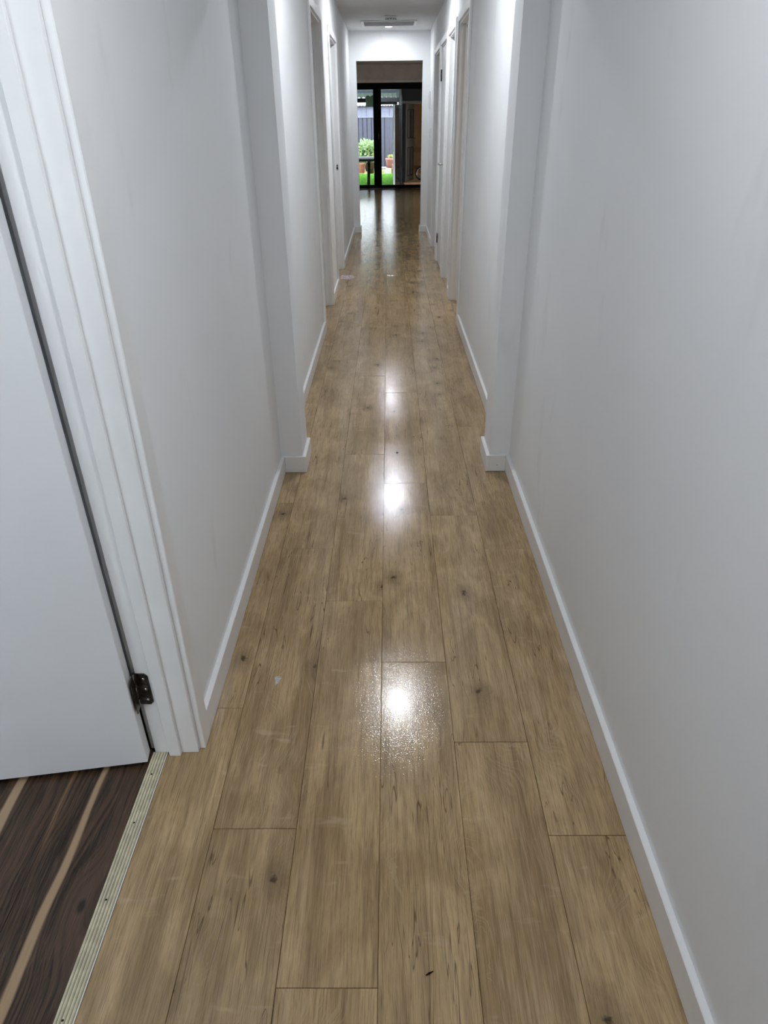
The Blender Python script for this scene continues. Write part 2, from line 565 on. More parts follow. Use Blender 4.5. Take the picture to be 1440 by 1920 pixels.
b.box(XL, AL, YA0, YA1, -0.0, CEIL).box(AR, XR, YA0, YA1, 0.0, CEIL).box(AL, AR, YA0, YA1, 2.045, CEIL)
tag(b.build('wall_arch', M['wall']), 'square archway nibs and header crossing the hallway', 'wall', kind='structure')
tag(MB().box(XL - WT, XR + WT, YB - 0.1, YE + 0.01, CEIL, CEIL + 0.1).build('ceiling', M['ceiling']), 'flat white hallway ceiling', 'ceiling', kind='structure')

# living room shell
b = MB()
b.box(-2.7, -2.6, YE, 13.0, -0.05, 2.46).box(-2.7, -2.6, 15.6, YS + 0.12, -0.05, 2.46).box(-2.7, -2.6, 13.0, 15.6, -0.05, 0.8).box(-2.7, -2.6, 13.0, 15.6, 2.1, 2.46)
b.box(3.2, 3.3, YE, 13.0, -0.05, 2.46).box(3.2, 3.3, 15.6, YS + 0.12, -0.05, 2.46).box(3.2, 3.3, 13.0, 15.6, -0.05, 0.8).box(3.2, 3.3, 13.0, 15.6, 2.1, 2.46)
tag(b.build('wall_living', M['room_wall']), 'side walls of the dim living room beyond the opening', 'wall', kind='structure')
SX0, SX1, SH = -1.80, 1.35, 2.12
b = MB()
b.box(-2.6, SX0, YS, YS + 0.12, -0.05, 2.46).box(SX1, 3.2, YS, YS + 0.12, -0.05, 2.46).box(SX0, SX1, YS, YS + 0.12, SH, 2.46)
tag(b.build('wall_patio', M['room_wall']), 'dim living room wall above and around the sliding door', 'wall', kind='structure')
tag(MB().box(-2.7, 3.3, YE + 0.01, YS + 0.12, 2.455, 2.55).build('ceiling_living', M['room_wall']), 'shadowed living room ceiling past the opening', 'ceiling', kind='structure')
tag(MB().box(SX0 - 0.06, SX1 + 0.06, YS - 0.03, YS, SH, SH + 0.05, 0.003).build('trim_1', plain('cream_trim', (0.86, 0.80, 0.73), 0.5)), 'cream timber trim above the black sliding door', 'trim', kind='structure')

# side bedroom shell seen only through the open door, with an unseen added window
b = MB()
b.box(-3.3, XL - WT, 1.36, 1.46, -0.05, CEIL).box(-3.4, -3.3, -1.4, 1.46, -0.05, CEIL)
b.box(-3.3, -2.7, -1.4, -1.3, -0.05, CEIL).box(-0.8, XL - WT, -1.4, -1.3, -0.05, CEIL).box(-2.7, -0.8, -1.4, -1.3, -0.05, 0.6).box(-2.7, -0.8, -1.4, -1.3, 2.1, CEIL)
tag(b.build('wall_bedroom', M['wall']), 'bedroom walls behind the open door', 'wall', kind='structure')
tag(MB().box(-3.4, XL - WT, -1.4, 1.46, CEIL, CEIL + 0.1).build('ceiling_bedroom', M['ceiling']), 'bedroom ceiling behind the open door', 'ceiling', kind='structure')
w2 = empty('window_1', (-1.75, -1.35, 1.35), kind='structure', label='added unseen bedroom window lighting the open door', cat='window')
MB().box(-0.95, 0.95, -0.004, 0.004, -0.75, 0.75).build('pane', M['glass'], w2)
for a in ((-0.95, -0.90, -0.75, 0.75), (0.90, 0.95, -0.75, 0.75), (-0.90, 0.90, -0.75, -0.70), (-0.90, 0.90, 0.70, 0.75), (-0.02, 0.02, -0.70, 0.70)):
    MB().box(a[0], a[1], -0.03, 0.03, a[2], a[3]).build('frame_bar', M['trim'], w2)

for wn, wx in ((2, -2.65), (3, 3.25)):  # unseen side windows, added to brighten the dim living room
  w3 = empty('window_%d' % wn, (wx, 14.3, 1.45), kind='structure', label='added unseen living room side window ' + ('letting daylight in from the table side' if wn == 2 else 'letting daylight in from the annex side'), cat='window')
  MB().box(-0.004, 0.004, -1.3, 1.3, -0.65, 0.65).build('pane', M['glass'], w3)
  for a in ((-1.3, -1.25, -0.65, 0.65), (1.25, 1.3, -0.65, 0.65), (-1.25, 1.25, -0.65, -0.60), (-1.25, 1.25, 0.60, 0.65), (-0.025, 0.025, -0.60, 0.60)):
      MB().box(-0.03, 0.03, a[0], a[1], a[2], a[3]).build('frame_bar', M['black'], w3)

# rooms behind the hallway doors: plain closed shells
for nm, xa, xb, lab in (('wall_rooms_left', -3.3, XL - WT, 'closed room shell behind the hallway doors with the strike plate'), ('wall_rooms_right', XR + WT, 3.4, 'closed room shell behind the row of three openings')):
    b = MB()
    b.box(xa, xb, 4.2, 4.3, -0.05, CEIL).box(xa, xb, 10.3, 10.4, -0.05, CEIL)
    if xa < 0:
        b.box(xa - 0.1, xa, 4.2, 10.4, -0.05, CEIL); b.box(xa, xb, 6.42, 6.52, -0.05, CEIL)
    else:
        b.box(xb, xb + 0.1, 4.2, 10.4, -0.05, CEIL)
        for yy in (6.345, 7.285, 8.25):
            b.box(xa, xb, yy, yy + 0.06, -0.05, CEIL)
    tag(b.build(nm, M['wall']), lab, 'wall', kind='structure')
    tag(MB().box(xa - 0.1, xb + 0.1, 4.2, 10.4, CEIL, CEIL + 0.1).build('ceiling_rooms', M['ceiling']), 'ceiling over the rooms ' + ('by the strike plate' if xa < 0 else 'by the chrome lever'), 'ceiling', kind='structure')
    if xa < 0: tag(MB().box(xa, PX0 - 2 * PW, 4.3, 10.3, -0.02, 0.0).build('floor_rooms', M['oak']), 'oak floor of the rooms by the strike plate', 'floor', kind='structure')
    else: tag(MB().box(PX0 + 6 * PW, xb, 4.3, 10.3, -0.02, 0.0).build('floor_rooms', M['oak']), 'oak floor of the rooms by the chrome lever', 'floor', kind='structure')

# ------------------------------------------------------------------ doors
ARW = 0.054     # architrave width
def hinge(parent, x, y, z, hh=0.10):
    """open butt hinge: plate on jamb, plate on leaf edge, barrel with knuckles"""
    h = empty('hinge', (x, y, z)); h.parent = parent
    return h

def door_frame(n, side, y0, y1, label, flip=False):
    d = empty('door_%d' % n, (XL if side < 0 else XR, (y0 + y1) / 2, 0), kind='structure', label=label, cat='door')
    s = side
    w2_ = (y1 - y0) / 2
    def bx(name, xa, xb, ya, yb, za, zb, bev=0.0, mat='trim'):
        # xa.. measured into the wall (positive = away from the hall)
        X = sorted((xa * s, xb * s))
        return MB().box(X[0], X[1], ya, yb, za, zb, bev).build(name, M[mat], d)
    # jamb lining
    bx('jamb', -0.001, WT + 0.001, -w2_ - JT, -w2_, 0, HEAD + JT, 0.0015)
    bx('jamb', -0.001, WT + 0.001, w2_, w2_ + JT, 0, HEAD + JT, 0.0015)
    bx('head_jamb', -0.001, WT + 0.001, -w2_, w2_, HEAD, HEAD + JT, 0.0015)
    r = 0.013
    for xa, xb in ((-0.016, 0.0), (WT, WT + 0.016)):
        bx('architrave', xa, xb, -w2_ - r - ARW, -w2_ - r, 0, HEAD + r + ARW, 0.002)
        bx('architrave', xa, xb, w2_ + r, w2_ + r + ARW, 0, HEAD + r + ARW, 0.002)
        bx('head_architrave', xa, xb, -w2_ - r, w2_ + r, HEAD + r, HEAD + r + ARW, 0.002)
    sx0, sx1 = (0.043, 0.073) if not flip else (0.040, 0.070)
    bx('door_stop', sx0, sx1, -w2_, -w2_ + 0.011, 0, HEAD, 0.001)
    bx('door_stop', sx0, sx1, w2_ - 0.011, w2_, 0, HEAD, 0.001)
    bx('door_stop', sx0, sx1, -w2_ + 0.011, w2_ - 0.011, HEAD - 0.011, HEAD, 0.001)
    return d

def lever(parent, x, y, z, nx, dy):
    """lever handle: rose, neck, grip; nx = outward direction along x, dy = grip direction along y"""
    ro = MB().lathe([(0.0, 0.0), (0.026, 0.0), (0.026, 0.006), (0.022, 0.009), (0.0, 0.009)], 20, axis='x').build('handle_rose', M['chrome'], parent, (x, y, z))
    ro.rotation_euler.z = 0 if nx > 0 else math.pi
    g = 1 if nx > 0 else -1
    MB().tube([(x + g * 0.005, y, z), (x + g * 0.040, y, z), (x + g * 0.050, y + dy * 0.008, z), (x + g * 0.052, y + dy * 0.03, z), (x + g * 0.050, y + dy * 0.115, z)], 0.0105, 10).build('lever', M['chrome'], parent)

door1 = door_frame(1, -1, *L_DOORS[0], 'white flush door standing open over the dark walnut floor')
door2 = door_frame(2, -1, *L_DOORS[1], 'white door frame nearest the archway, opposite the doorway spilling light')
door3 = door_frame(3, -1, *L_DOORS[2], 'white door frame with a small strike plate on its jamb')
door4 = door_frame(4, 1, *R_DOORS[0], 'tallest looking white door frame past the archway, spilling light')
door5 = door_frame(5, 1, *R_DOORS[1], 'white open door frame just before the closed door with lever')
door6 = door_frame(6, 1, *R_DOORS[2], 'closed white cupboard door with chrome lever and dark hinges', flip=True)
door7 = door_frame(7, 1, *R_DOORS[3], 'white open door frame farthest along, beside the wall switches', flip=False)

# open leaf of the near door: hinged on the far jamb, swung into the bedroom
piv = (XL - WT - 0.008, L_DOORS[0][1] - 0.002)
ang = math.radians(8.6)
leaf = empty('leaf_pivot', (piv[0] - door1.location.x, piv[1] - door1.location.y, 0)); leaf.parent = door1
leaf.rotation_euler.z = ang
lf = MB().box(-0.815, -0.004, -0.038, 0.0, 0.012, 2.03, 0.0015).build('leaf', M['door'], door1, (piv[0] - door1.location.x, piv[1] - door1.location.y, 0), ang)
bpy.data.objects.remove(leaf)
for zc in (0.228, 1.85):
    hh = 0.05
    # jamb plate (rounded), leaf plate and barrel
    pts = [(-0.002, -hh), (0.026, -hh), (0.033, -hh + 0.008), (0.033, hh - 0.008), (0.026, hh), (-0.002, hh)]
    hp = MB().prism(pts, 'y', -0.0025, 0.001).build('hinge', M['steel'], door1, (piv[0] - door1.location.x + 0.004, L_DOORS[0][1] - 0.0004 - door1.location.y, zc))
    MB().box(-0.003, -0.0005, -0.034, 0.0, -hh, hh).build('hinge_plate', M['steel'], hp, (0, 0, 0), ang)
    for q in range(5):
        MB().lathe([(0.0058, -hh + q * 0.02 + 0.0006), (0.0058, -hh + q * 0.02 + 0.0194)], 12).build('hinge_knuckle', M['chrome'] if q % 2 == 0 else M['steel'], hp, (-0.004, -0.004, 0))
    for q in (-0.034, 0.0, 0.034):
        MB().lathe([(0.0, -0.0036), (0.0036, -0.0034), (0.004, -0.0025)], 10, axis='y').build('screw', M['chrome'], hp, (0.021, 0, q))
lvx = -0.755
MB().lathe([(0.0, -0.046), (0.026, -0.046), (0.026, -0.038), (0.0, -0.038)], 20, axis='y').build('handle_rose', M['chrome'], lf, (lvx, 0, 1.0))
MB().tube([(lvx, -0.042, 1.0), (lvx, -0.085, 1.0), (lvx + 0.03, -0.092, 1.0), (lvx + 0.115, -0.090, 1.0)], 0.0105, 10).build('lever', M['chrome'], lf)

# closed cupboard door leaf
yc = (R_DOORS[2][0] + R_DOORS[2][1]) / 2
hw = (R_DOORS[2][1] - R_DOORS[2][0]) / 2
lf6 = MB().box(0.002, 0.038, -hw + 0.003, hw - 0.003, 0.014, HEAD - 0.004, 0.0015).build('leaf', M['door'], door6)
lever(lf6, 0.003, -hw + 0.065, 1.03, -1, 1)
for zc in (0.25, 1.80):
    hp = MB().lathe([(0.0, -0.05), (0.0065, -0.05), (0.0065, 0.05), (0.0, 0.05)], 10).build('hinge', M['steel'], lf6, (-0.004, hw - 0.004, zc))
    MB().box(-0.0005, 0.0015, -0.03, 0.0, -0.05, 0.05).build('hinge_plate', M['steel'], hp, (0.004, 0, 0))

# strike plate on the far jamb of door_3
yj = L_DOORS[2][1] - door3.location.y
sp_o = MB().box(-0.030, -0.012, yj - 0.0015, yj + 0.0005, 0.975, 1.025, 0.0004).build('strike_plate', M['chrome'], door3)
MB().box(-0.028, -0.014, yj - 0.0022, yj - 0.0012, 0.984, 1.000).build('strike_hole', M['dark_seal'], sp_o)
MB().box(-0.026, -0.016, yj - 0.0022, yj - 0.0012, 1.012, 1.019).build('screw', M['dark_seal'], sp_o)

# ------------------------------------------------------------------ skirting boards
SKH, SKT = 0.082, 0.016
def skirt(name, x0, x1, y0, y1, label):
    b = MB().box(x0, x1, y0, y1, 0.001, SKH, 0.002)
    return tag(b.build(name, M['trim']), label, 'skirting board', kind='structure')
R_ = 0.013 + ARW
def segs(doors, y0, y1):
    out = []; y = y0
    for a, c in doors:
        if a - R_ > y: out.append((y, a - R_))
        y = c + R_
    out.append((y, y1)); return out
lab_l = ['white skirting behind the viewer beside the open door', 'white skirting between open door and archway', None]
for a, c in segs(L_DOORS[:1], YB, YA0): skirt('baseboard_left', XL, BL, a, c, 'white skirting board %s' % ('behind the viewer beside the open door' if a < 0 else 'between the open door and the archway'))
for k, (a, c) in enumerate(segs(L_DOORS[1:], YA1, YE)):
    skirt('baseboard_left', XL, BL, a, c, 'white skirting board ' + ('from archway to the first hallway door frame', 'between the two door frames with the strike plate', 'below the scuffed wall past the strike plate')[k])
skirt('baseboard_right', BR, XR, YB, YA0, 'long white skirting board in the foreground opposite the open door')
for k, (a, c) in enumerate(segs(R_DOORS, YA1, YE)):
    if c - a > 0.03:
        skirt('baseboard_right', BR, XR, a, c, 'white skirting board ' + ('from archway to the doorway spilling light', 'short piece between two open frames', 'short piece before the closed cupboard door', 'short piece after the closed cupboard door', 'under the wall switches near the end opening')[k])
# archway nibs: skirting wraps three sides
for s_, xi, xo, nm in ((-1, AL, XL, 'left'), (1, AR, XR, 'right')):
    t = SKT * -s_
    inner = xi + t
    b = MB()
    X = sorted((xi, inner))
    b.box(X[0], X[1], YA0 - SKT, YA1 + SKT, 0.001, SKH, 0.002)
    X = sorted((xi, (BL if s_ < 0 else BR)))
    b.box(X[0], X[1], YA0 - SKT, YA0, 0.001, SKH, 0.002)
    b.box(X[0], X[1], YA1, YA1 + SKT, 0.001, SKH, 0.002)
    tag(b.build('baseboard_arch', M['trim']), 'white skirting wrapped round the archway nib ' + ('on the open-door side' if s_ < 0 else 'opposite the open door'), 'skirting board', kind='structure')
    xe = OL if s_ < 0 else OR_
    inner = xe + t
    b = MB()
    X = sorted((xe, inner))
    b.box(X[0], X[1], YE - SKT, YE + WT + SKT, 0.001, SKH, 0.002)
    X = sorted((xe, (BL if s_ < 0 else BR)))
    b.box(X[0], X[1], YE - SKT, YE, 0.001, SKH, 0.002)
    tag(b.build('baseboard_end', M['trim']), 'white skirting on the end wall stub ' + ('nearest the strike plate' if s_ < 0 else 'nearest the wall switches'), 'skirting board', kind='structure')

# ------------------------------------------------------------------ downlights
LENS = mat_emit('lamp_lens', LAMP_COL, 60.0)
LENS.cycles.emission_sampling = 'NONE'
lamp_labels = ['round ceiling downlight above the near doorway', 'round ceiling downlight just past the archway', 'round ceiling downlight midway along the doors', 'glowing round downlight beside the ceiling grille at the far end']
for (lx, ly, lw), lab in zip(HALL_LAMPS, lamp_labels):
    d = empty('ceiling_downlight', (lx, ly, CEIL), label=lab, cat='downlight', group='hallway ceiling downlights')
    MB().lathe([(0.040, -0.001), (0.041, -0.007), (0.046, -0.009), (0.056, -0.005), (0.058, 0.0), (0.040, 0.0)], 28).build('bezel', M['plate'], d)
    MB().lathe([(0.0, -0.014), (0.018, -0.0125), (0.032, -0.009), (0.040, -0.003), (0.040, 0.0)], 28).build('lens', LENS, d)
    ld = bpy.data.lights.new('downlight_beam', 'AREA')
    ld.shape = 'DISK'; ld.size = 0.085; ld.energy = lw; ld.color = LAMP_COL
    lo = bpy.data.objects.new('downlight_beam', ld); COL.objects.link(lo)
    lo.parent = d; lo.location = (0, 0, -0.018)
# unseen warm lamp added behind door_4 to explain the spill on the hall floor
d = empty('ceiling_downlight', (1.6, 5.72, CEIL), label='added unseen warm ceiling lamp inside the room spilling light', cat='downlight')
MB().lathe([(0.040, -0.001), (0.041, -0.007), (0.046, -0.009), (0.056, -0.005), (0.058, 0.0), (0.040, 0.0)], 28).build('bezel', M['plate'], d)
MB().lathe([(0.0, -0.014), (0.018, -0.0125), (0.032, -0.009), (0.040, -0.003), (0.040, 0.0)], 28).build('lens', LENS, d)
ld = bpy.data.lights.new('downlight_beam', 'AREA'); ld.shape = 'DISK'; ld.size = 0.085; ld.energy = 9; ld.color = (1.0, 0.90, 0.78)
lo = bpy.data.objects.new('downlight_beam', ld); COL.objects.link(lo); lo.parent = d; lo.location = (0, 0, -0.018)

# ------------------------------------------------------------------ ceiling grille and smoke alarm
g = empty('air_grille', (0.015, 9.74, CEIL), label='white framed grey return air grille in the ceiling', cat='air vent')
gx, gy = 0.325, 0.24
for a in ((-gx, gx, -gy, -gy + 0.03), (-gx, gx, gy - 0.03, gy), (-gx, -gx + 0.03, -gy + 0.03, gy - 0.03), (gx - 0.03, gx, -gy + 0.03, gy - 0.03)):
    MB().box(a[0], a[1], a[2], a[3], -0.012, 0.0, 0.003).build('frame_bar', M['plate'], g)
MB().box(-gx + 0.03, gx - 0.03, -gy + 0.03, gy - 0.03, -0.003, 0.0).build('filter', M['grille'], g)
for k in range(14):
    yy = -gy + 0.043 + k * 0.0303
    MB().prism([(yy - 0.010, -0.010), (yy - 0.008, -0.011), (yy + 0.010, -0.004), (yy + 0.008, -0.003)], 'x', -gx + 0.032, gx - 0.032).build('louvre', M['grille'], g)
sm = empty('smoke_alarm', (0.035, 9.14, CEIL), label='round white smoke alarm fixed to the ceiling beside the grille', cat='smoke alarm')
MB().lathe([(0.0, 0.0), (0.072, 0.0), (0.072, -0.014), (0.066, -0.018), (0.0, -0.018)][::-1], 28).build('base', M['plate'], sm)
MB().lathe([(0.058, -0.018), (0.062, -0.022), (0.060, -0.038), (0.050, -0.050), (0.020, -0.056), (0.0, -0.056)], 28).build('cover', M['plate'], sm)
for k in range(12):
    a = k * math.pi / 6
    MB().box(0.0585, 0.0625, -0.008, 0.008, -0.034, -0.028).build('vent_slot', M['dark_seal'], sm, None, a)

# ------------------------------------------------------------------ wall plates near the end
pw = empty('intercom_panel', (XR, 10.25, 1.635), label='white rectangular control panel on the wall, upper of two plates', cat='wall panel')
MB().box(-0.022, 0.0, -0.045, 0.045, -0.095, 0.095, 0.004).build('case', M['plate'], pw)
MB().box(-0.0235, -0.0215, -0.03, 0.03, 0.01, 0.07).build('screen', M['grille'], pw)
MB().box(-0.0245, -0.0215, -0.012, 0.012, -0.06, -0.035, 0.001).build('button', M['plate'], pw)
sw = empty('light_switch', (XR, 10.05, 1.255), label='slim white light switch below the control panel', cat='light switch')
MB().box(-0.009, 0.0, -0.036, 0.036, -0.058, 0.058, 0.002).build('plate', M['plate'], sw)
for k in (-0.02, 0.02):
    MB().box(-0.013, -0.008, -0.008, 0.008, k - 0.012, k + 0.012, 0.001).build('rocker', M['plate'], sw)

# ------------------------------------------------------------------ little things on the floor
m = NT('patterned_paper')
p = m.pos()
n = m.noise(m.vmath('MULTIPLY', p, (60.0, 40.0, 1.0)), 1.0, 3.0)
m.bsdf(m.mix(m.smooth(n, 0.45, 0.55), (0.80, 0.72, 0.72), (0.36, 0.20, 0.20)), 0.6)
b = MB()
pts = [(-0.505, 7.19), (-0.40, 7.175), (-0.375, 7.25), (-0.345, 7.33), (-0.37, 7.335), (-0.39, 7.40), (-0.505, 7.395)]
b.prism(pts, 'z', 0.0004, 0.0016)
tag(b.build('paper_mat', m.mat), 'small pink and white patterned paper lying in the doorway with strike plate', 'paper')
b = MB()
b.prism([(-0.346, 1.470), (-0.332, 1.473), (-0.325, 1.463), (-0.331, 1.446), (-0.338, 1.436), (-0.341, 1.452)], 'z', 0.0003, 0.0008)
tag(b.build('tape_scrap', plain('grey_tape', (0.42, 0.42, 0.41), 0.6, var=0.3, scale=200)), 'tiny grey scrap stuck to the oak floor near the open door', 'scrap')
tag(MB().tube([(0.062, 0.667, 0.0022), (0.068, 0.670, 0.0026), (0.0765, 0.674, 0.0022)], [0.0008, 0.0018, 0.0008], 6).build('wood_splinter', plain('dark_splinter', (0.02, 0.015, 0.01), 0.7)), 'tiny dark splinter lying on the oak floor in the foreground', 'splinter')

# ------------------------------------------------------------------ black sliding door
sd = empty('door_8', (0, YS, 0), kind='structure', label='black framed glass sliding door to the back garden', cat='sliding door')
def sbox(name, x0, x1, y0, y1, z0, z1, mat='black', par=sd, bev=0.002):
    return MB().box(x0, x1, y0, y1, z0, z1, bev).build(name, M[mat], par)
sbox('head_rail', SX0, SX1, 0.0, 0.11, 2.04, SH)
sbox('sill_track', SX0, SX1, 0.0, 0.11, 0.0, 0.03)
sbox('frame_post', SX0, SX0 + 0.05, 0.0, 0.11, 0.03, 2.04)
sbox('frame_post', SX1 - 0.05, SX1, 0.0, 0.11, 0.03, 2.04)
for nm, x0, x1, y0 in (('sliding_panel', SX0 + 0.05, -0.245, 0.060), ('sliding_panel', -0.255, SX1 - 0.05, 0.015)):
    pn = empty(nm, (0, y0, 0)); pn.parent = sd
    st = 0.095
    pane = MB().box(x0 + st, x1 - st, 0.014, 0.020, 0.07, 2.02).build('pane', M['glass'], sd, (0, y0, 0))
    bpy.data.objects.remove(pn)
    for (a, c, e, f_) in ((x0, x0 + st, 0.03, 2.04), (x1 - st, x1, 0.03, 2.04), (x0 + st, x1 - st, 0.03, 0.072), (x0 + st, x1 - st, 1.995, 2.04)):
        MB().box(a, c, 0.0, 0.035, e, f_, 0.002).build('panel_rail', M['black'], sd, (0, y0, 0))
hx = -0.222
MB().box(hx - 0.013, hx + 0.013, -0.012, 0.002, 0.98, 1.20, 0.004).build('lock_plate', M['black'], sd, (0, 0.015, 0))
MB().tube([(hx, -0.01, 1.02), (hx, -0.045, 1.04), (hx, -0.045, 1.14), (hx, -0.01, 1.16)], 0.006, 8).build('pull_handle', M['chrome'], sd, (0, 0.015, 0))

# ------------------------------------------------------------------ outside
G = -0.25
M['lawn'] = plain('lawn_green', (0.13, 0.34, 0.05), 0.9, var=0.25, scale=3.0)
M['dirt'] = plain('garden_edge', (0.46, 0.44, 0.24), 0.9, var=0.3, scale=8.0)
M['paving'] = plain('patio_concrete', (0.46, 0.45, 0.44), 0.8, var=0.15, scale=4.0)
M['fence'] = plain('slate_sheet', (0.10, 0.105, 0.16), 0.5, var=0.06)
M['fence_dark'] = plain('slate_rail', (0.24, 0.26, 0.36), 0.45)
M['shed'] = plain('pale_sheet', (0.31, 0.33, 0.44), 0.5, var=0.12, scale=5.0)
M['white_roof'] = plain('white_roof_sheet', (0.86, 0.87, 0.90), 0.45)
M['poly'] = mat_sheet('green_poly', (0.12, 0.15, 0.13), 0.5)
M['terracotta'] = plain('terracotta_plastic', (0.56, 0.22, 0.20), 0.6, var=0.1)
M['pink_pot'] = plain('pink_plastic', (0.60, 0.26, 0.29), 0.55, var=0.08)
M['soil'] = plain('soil', (0.05, 0.035, 0.02), 0.95)
M['block'] = plain('white_block', (0.78, 0.76, 0.76), 0.8)
M['brick'] = plain('tan_brick', (0.48, 0.26, 0.20), 0.85, var=0.2, scale=20)
M['leaf'] = mat_leaf('pale_leaf', (0.30, 0.46, 0.20), (0.72, 0.84, 0.60))
M['leaf2'] = mat_leaf('yellow_leaf', (0.42, 0.48, 0.12), (0.70, 0.72, 0.32))
M['leaf3'] = mat_leaf('dark_leaf', (0.06, 0.14, 0.05), (0.22, 0.36, 0.14))
M['slate_top'] = plain('grey_table_top', (0.38, 0.40, 0.46), 0.4)
M['orange'] = plain('orange_wall', (0.68, 0.40, 0.22), 0.7, var=0.08)
M['orange_wood'] = plain('orange_timber', (0.36, 0.16, 0.06), 0.5, var=0.2, scale=12)
M['grey_door'] = plain('grey_door_paint', (0.075, 0.066, 0.060), 0.5)
M['rubber'] = plain('black_rubber', (0.02, 0.02, 0.02), 0.7)

tag(MB().box(-6, 6, YS + 0.12, 21.6, G - 0.1, G).build('floor_patio', M['paving']), 'concrete patio slab outside the sliding door', 'patio', kind='structure')
tag(MB().box(-8, 8, 21.6, 26.6, G - 0.1, G).build('floor_lawn', M['lawn']), 'bright green lawn seen through the glass', 'lawn', kind='structure')
tag(MB().box(-8, 8, 26.6, 36, G - 0.1, G + 0.01).build('floor_garden', M['dirt']), 'pale dry grass edge along the fence', 'garden bed', kind='structure')
b = MB()
for k in range(9000):
    x = random.uniform(-2.2, 0.28); y = random.uniform(21.7, 26.2); h = random.uniform(0.03, 0.07)
    a = random.uniform(0, 6.28); w = 0.006
    dx, dy = w * math.cos(a), w * math.sin(a)
    vs = [b.bm.verts.new((x - dx, y - dy, G)), b.bm.verts.new((x + dx, y + dy, G)), b.bm.verts.new((x + random.uniform(-.02, .02), y + random.uniform(-.02, .02), G + h))]
    b.bm.faces.new(vs)
me = bpy.data.meshes.new('grass'); b.bm.to_mesh(me); b.bm.free()
me.materials.append(mat_leaf('grass_blade', (0.16, 0.42, 0.06), (0.32, 0.62, 0.14)))
tag(link('grass', me), 'short bright green grass blades covering the lawn', 'grass', kind='stuff')

def corrugated(x0, x1, y0, z0, y1, z1, pitch=0.076, amp=0.009, along='y'):
    bm = bmesh.new()
    n = int((x1 - x0) / pitch * 6)
    A, B_ = [], []
    for i in range(n + 1):
        x = x0 + (x1 - x0) * i / n
        dz = amp * math.sin(2 * math.pi * (x - x0) / pitch)
        A.append(bm.verts.new((x, y0, z0 + dz)))
        B_.append(bm.verts.new((x, y1, z1 + dz)))
    for i in range(n):
        f = bm.faces.new((A[i], A[i + 1], B_[i + 1], B_[i])); f.smooth = True
    me = bpy.data.meshes.new('corrugated'); bm.to_mesh(me); bm.free()
    return me

# fence
YF = 29.0
fe = empty('sheet_fence', (0, YF, G), label='dark slate ribbed metal fence behind the lawn', cat='fence')
for s0 in range(-7, 5):
    bm = bmesh.new(); prof = []
    x = 0.0
    for k in range(5):
        prof += [(x, 0.0), (x + 0.012, 0.03), (x + 0.03, 0.03), (x + 0.042, 0.0)]
        x += 0.163
    prof.append((0.812, 0.0))
    A = [bm.verts.new((px_ + s0 * 0.815, -py_ if False else py_, 0.02)) for px_, py_ in prof]
    B_ = [bm.verts.new((px_ + s0 * 0.815, py_, 1.73)) for px_, py_ in prof]
    for i in range(len(prof) - 1):
        bm.faces.new((A[i], A[i + 1], B_[i + 1], B_[i]))
    me = bpy.data.meshes.new('fence_sheet'); bm.to_mesh(me); bm.free(); me.materials.append(M['fence'])
    link('fence_sheet', me, fe)
MB().box(-5.8, 4.2, -0.03, 0.03, 1.72, 1.76, 0.003).build('top_rail', M['fence_dark'], fe)
MB().box(-5.8, 4.2, -0.03, 0.03, 0.0, 0.05, 0.003).build('bottom_rail', M['fence_dark'], fe)
for k in range(-2, 3):
    MB().box(k * 2.45 - 0.03, k * 2.45 + 0.03, 0.02, 0.08, 0.0, 1.74).build('post', M['fence_dark'], fe)

# neighbour's shed
sh = empty('neighbour_shed', (0, 30.6, G), label='pale blue metal shed with white corrugated roof behind the fence', cat='shed')
for k in range(12):
    MB().box(-4.0 + k * 0.45, -4.0 + (k + 1) * 0.45 - 0.012, 0.0, 0.05 + 0.006 * (k % 2), 0.0, 2.12, 0.003).build('wall_sheet', M['shed'], sh)
MB().box(-4.0, 1.4, 0.06, 3.0, 0.0, 2.10).build('body', M['shed'], sh)
me = corrugated(-4.2, 1.6, -0.18, 2.13, 3.2, 2.58, 0.11, 0.016); me.materials.append(M['white_roof'])
link('roof_sheet', me, sh)
me = corrugated(-4.2, 1.6, -0.18, 2.105, 3.2, 2.555, 0.11, 0.016); me.materials.append(M['dark_seal'])
link('roof_lining', me, sh)

# patio roof
pr = empty('patio_roof', (0, YS, 0), label='translucent green corrugated patio roof on a black edge beam', cat='patio roof')
me = corrugated(-4.0, 3.0, 0.15, 2.36, 6.3, 1.985, 0.14, 0.018); me.materials.append(M['poly'])
link('roof_sheet', me, pr)
MB().box(-4.0, 3.0, 6.1, 6.18, 1.86, 1.975, 0.003).build('edge_beam', M['black'], pr)
for k in (-3.9, -1.9, 2.6):
    MB().box(k - 0.045, k + 0.045, 6.1, 6.19, G, 1.86).build('post', M['black'], pr)
for yy in (2.1, 4.1):
    MB().box(-4.0, 3.0, yy, yy + 0.05, 2.36 - yy * 0.0562 - 0.085, 2.36 - yy * 0.0562 - 0.02).build('purlin', M['fence_dark'], pr)
hb = empty('hanging_sheet', (-0.53, 23.45, 1.74), label='grey green corrugated sheet hanging under the patio roof', cat='blind')
bm = bmesh.new(); A = []; B_ = []
for i in range(31):
    x = -0.14 + 0.28 * i / 30; dy = 0.012 * math.sin(i * 1.2)
    A.append(bm.verts.new((x, dy, 0.03 * max(0, x) * 2))); B_.append(bm.verts.new((x, dy, 0.34)))
for i in range(30): bm.faces.new((A[i], A[i + 1], B_[i + 1], B_[i]))
me = bpy.data.meshes.new('sheet'); bm.to_mesh(me); bm.free(); me.materials.append(M['poly']); link('sheet', me, hb)
MB().box(-0.145, 0.145, -0.02, 0.02, 0.335, 0.355).build('top_batten', M['fence_dark'], hb)
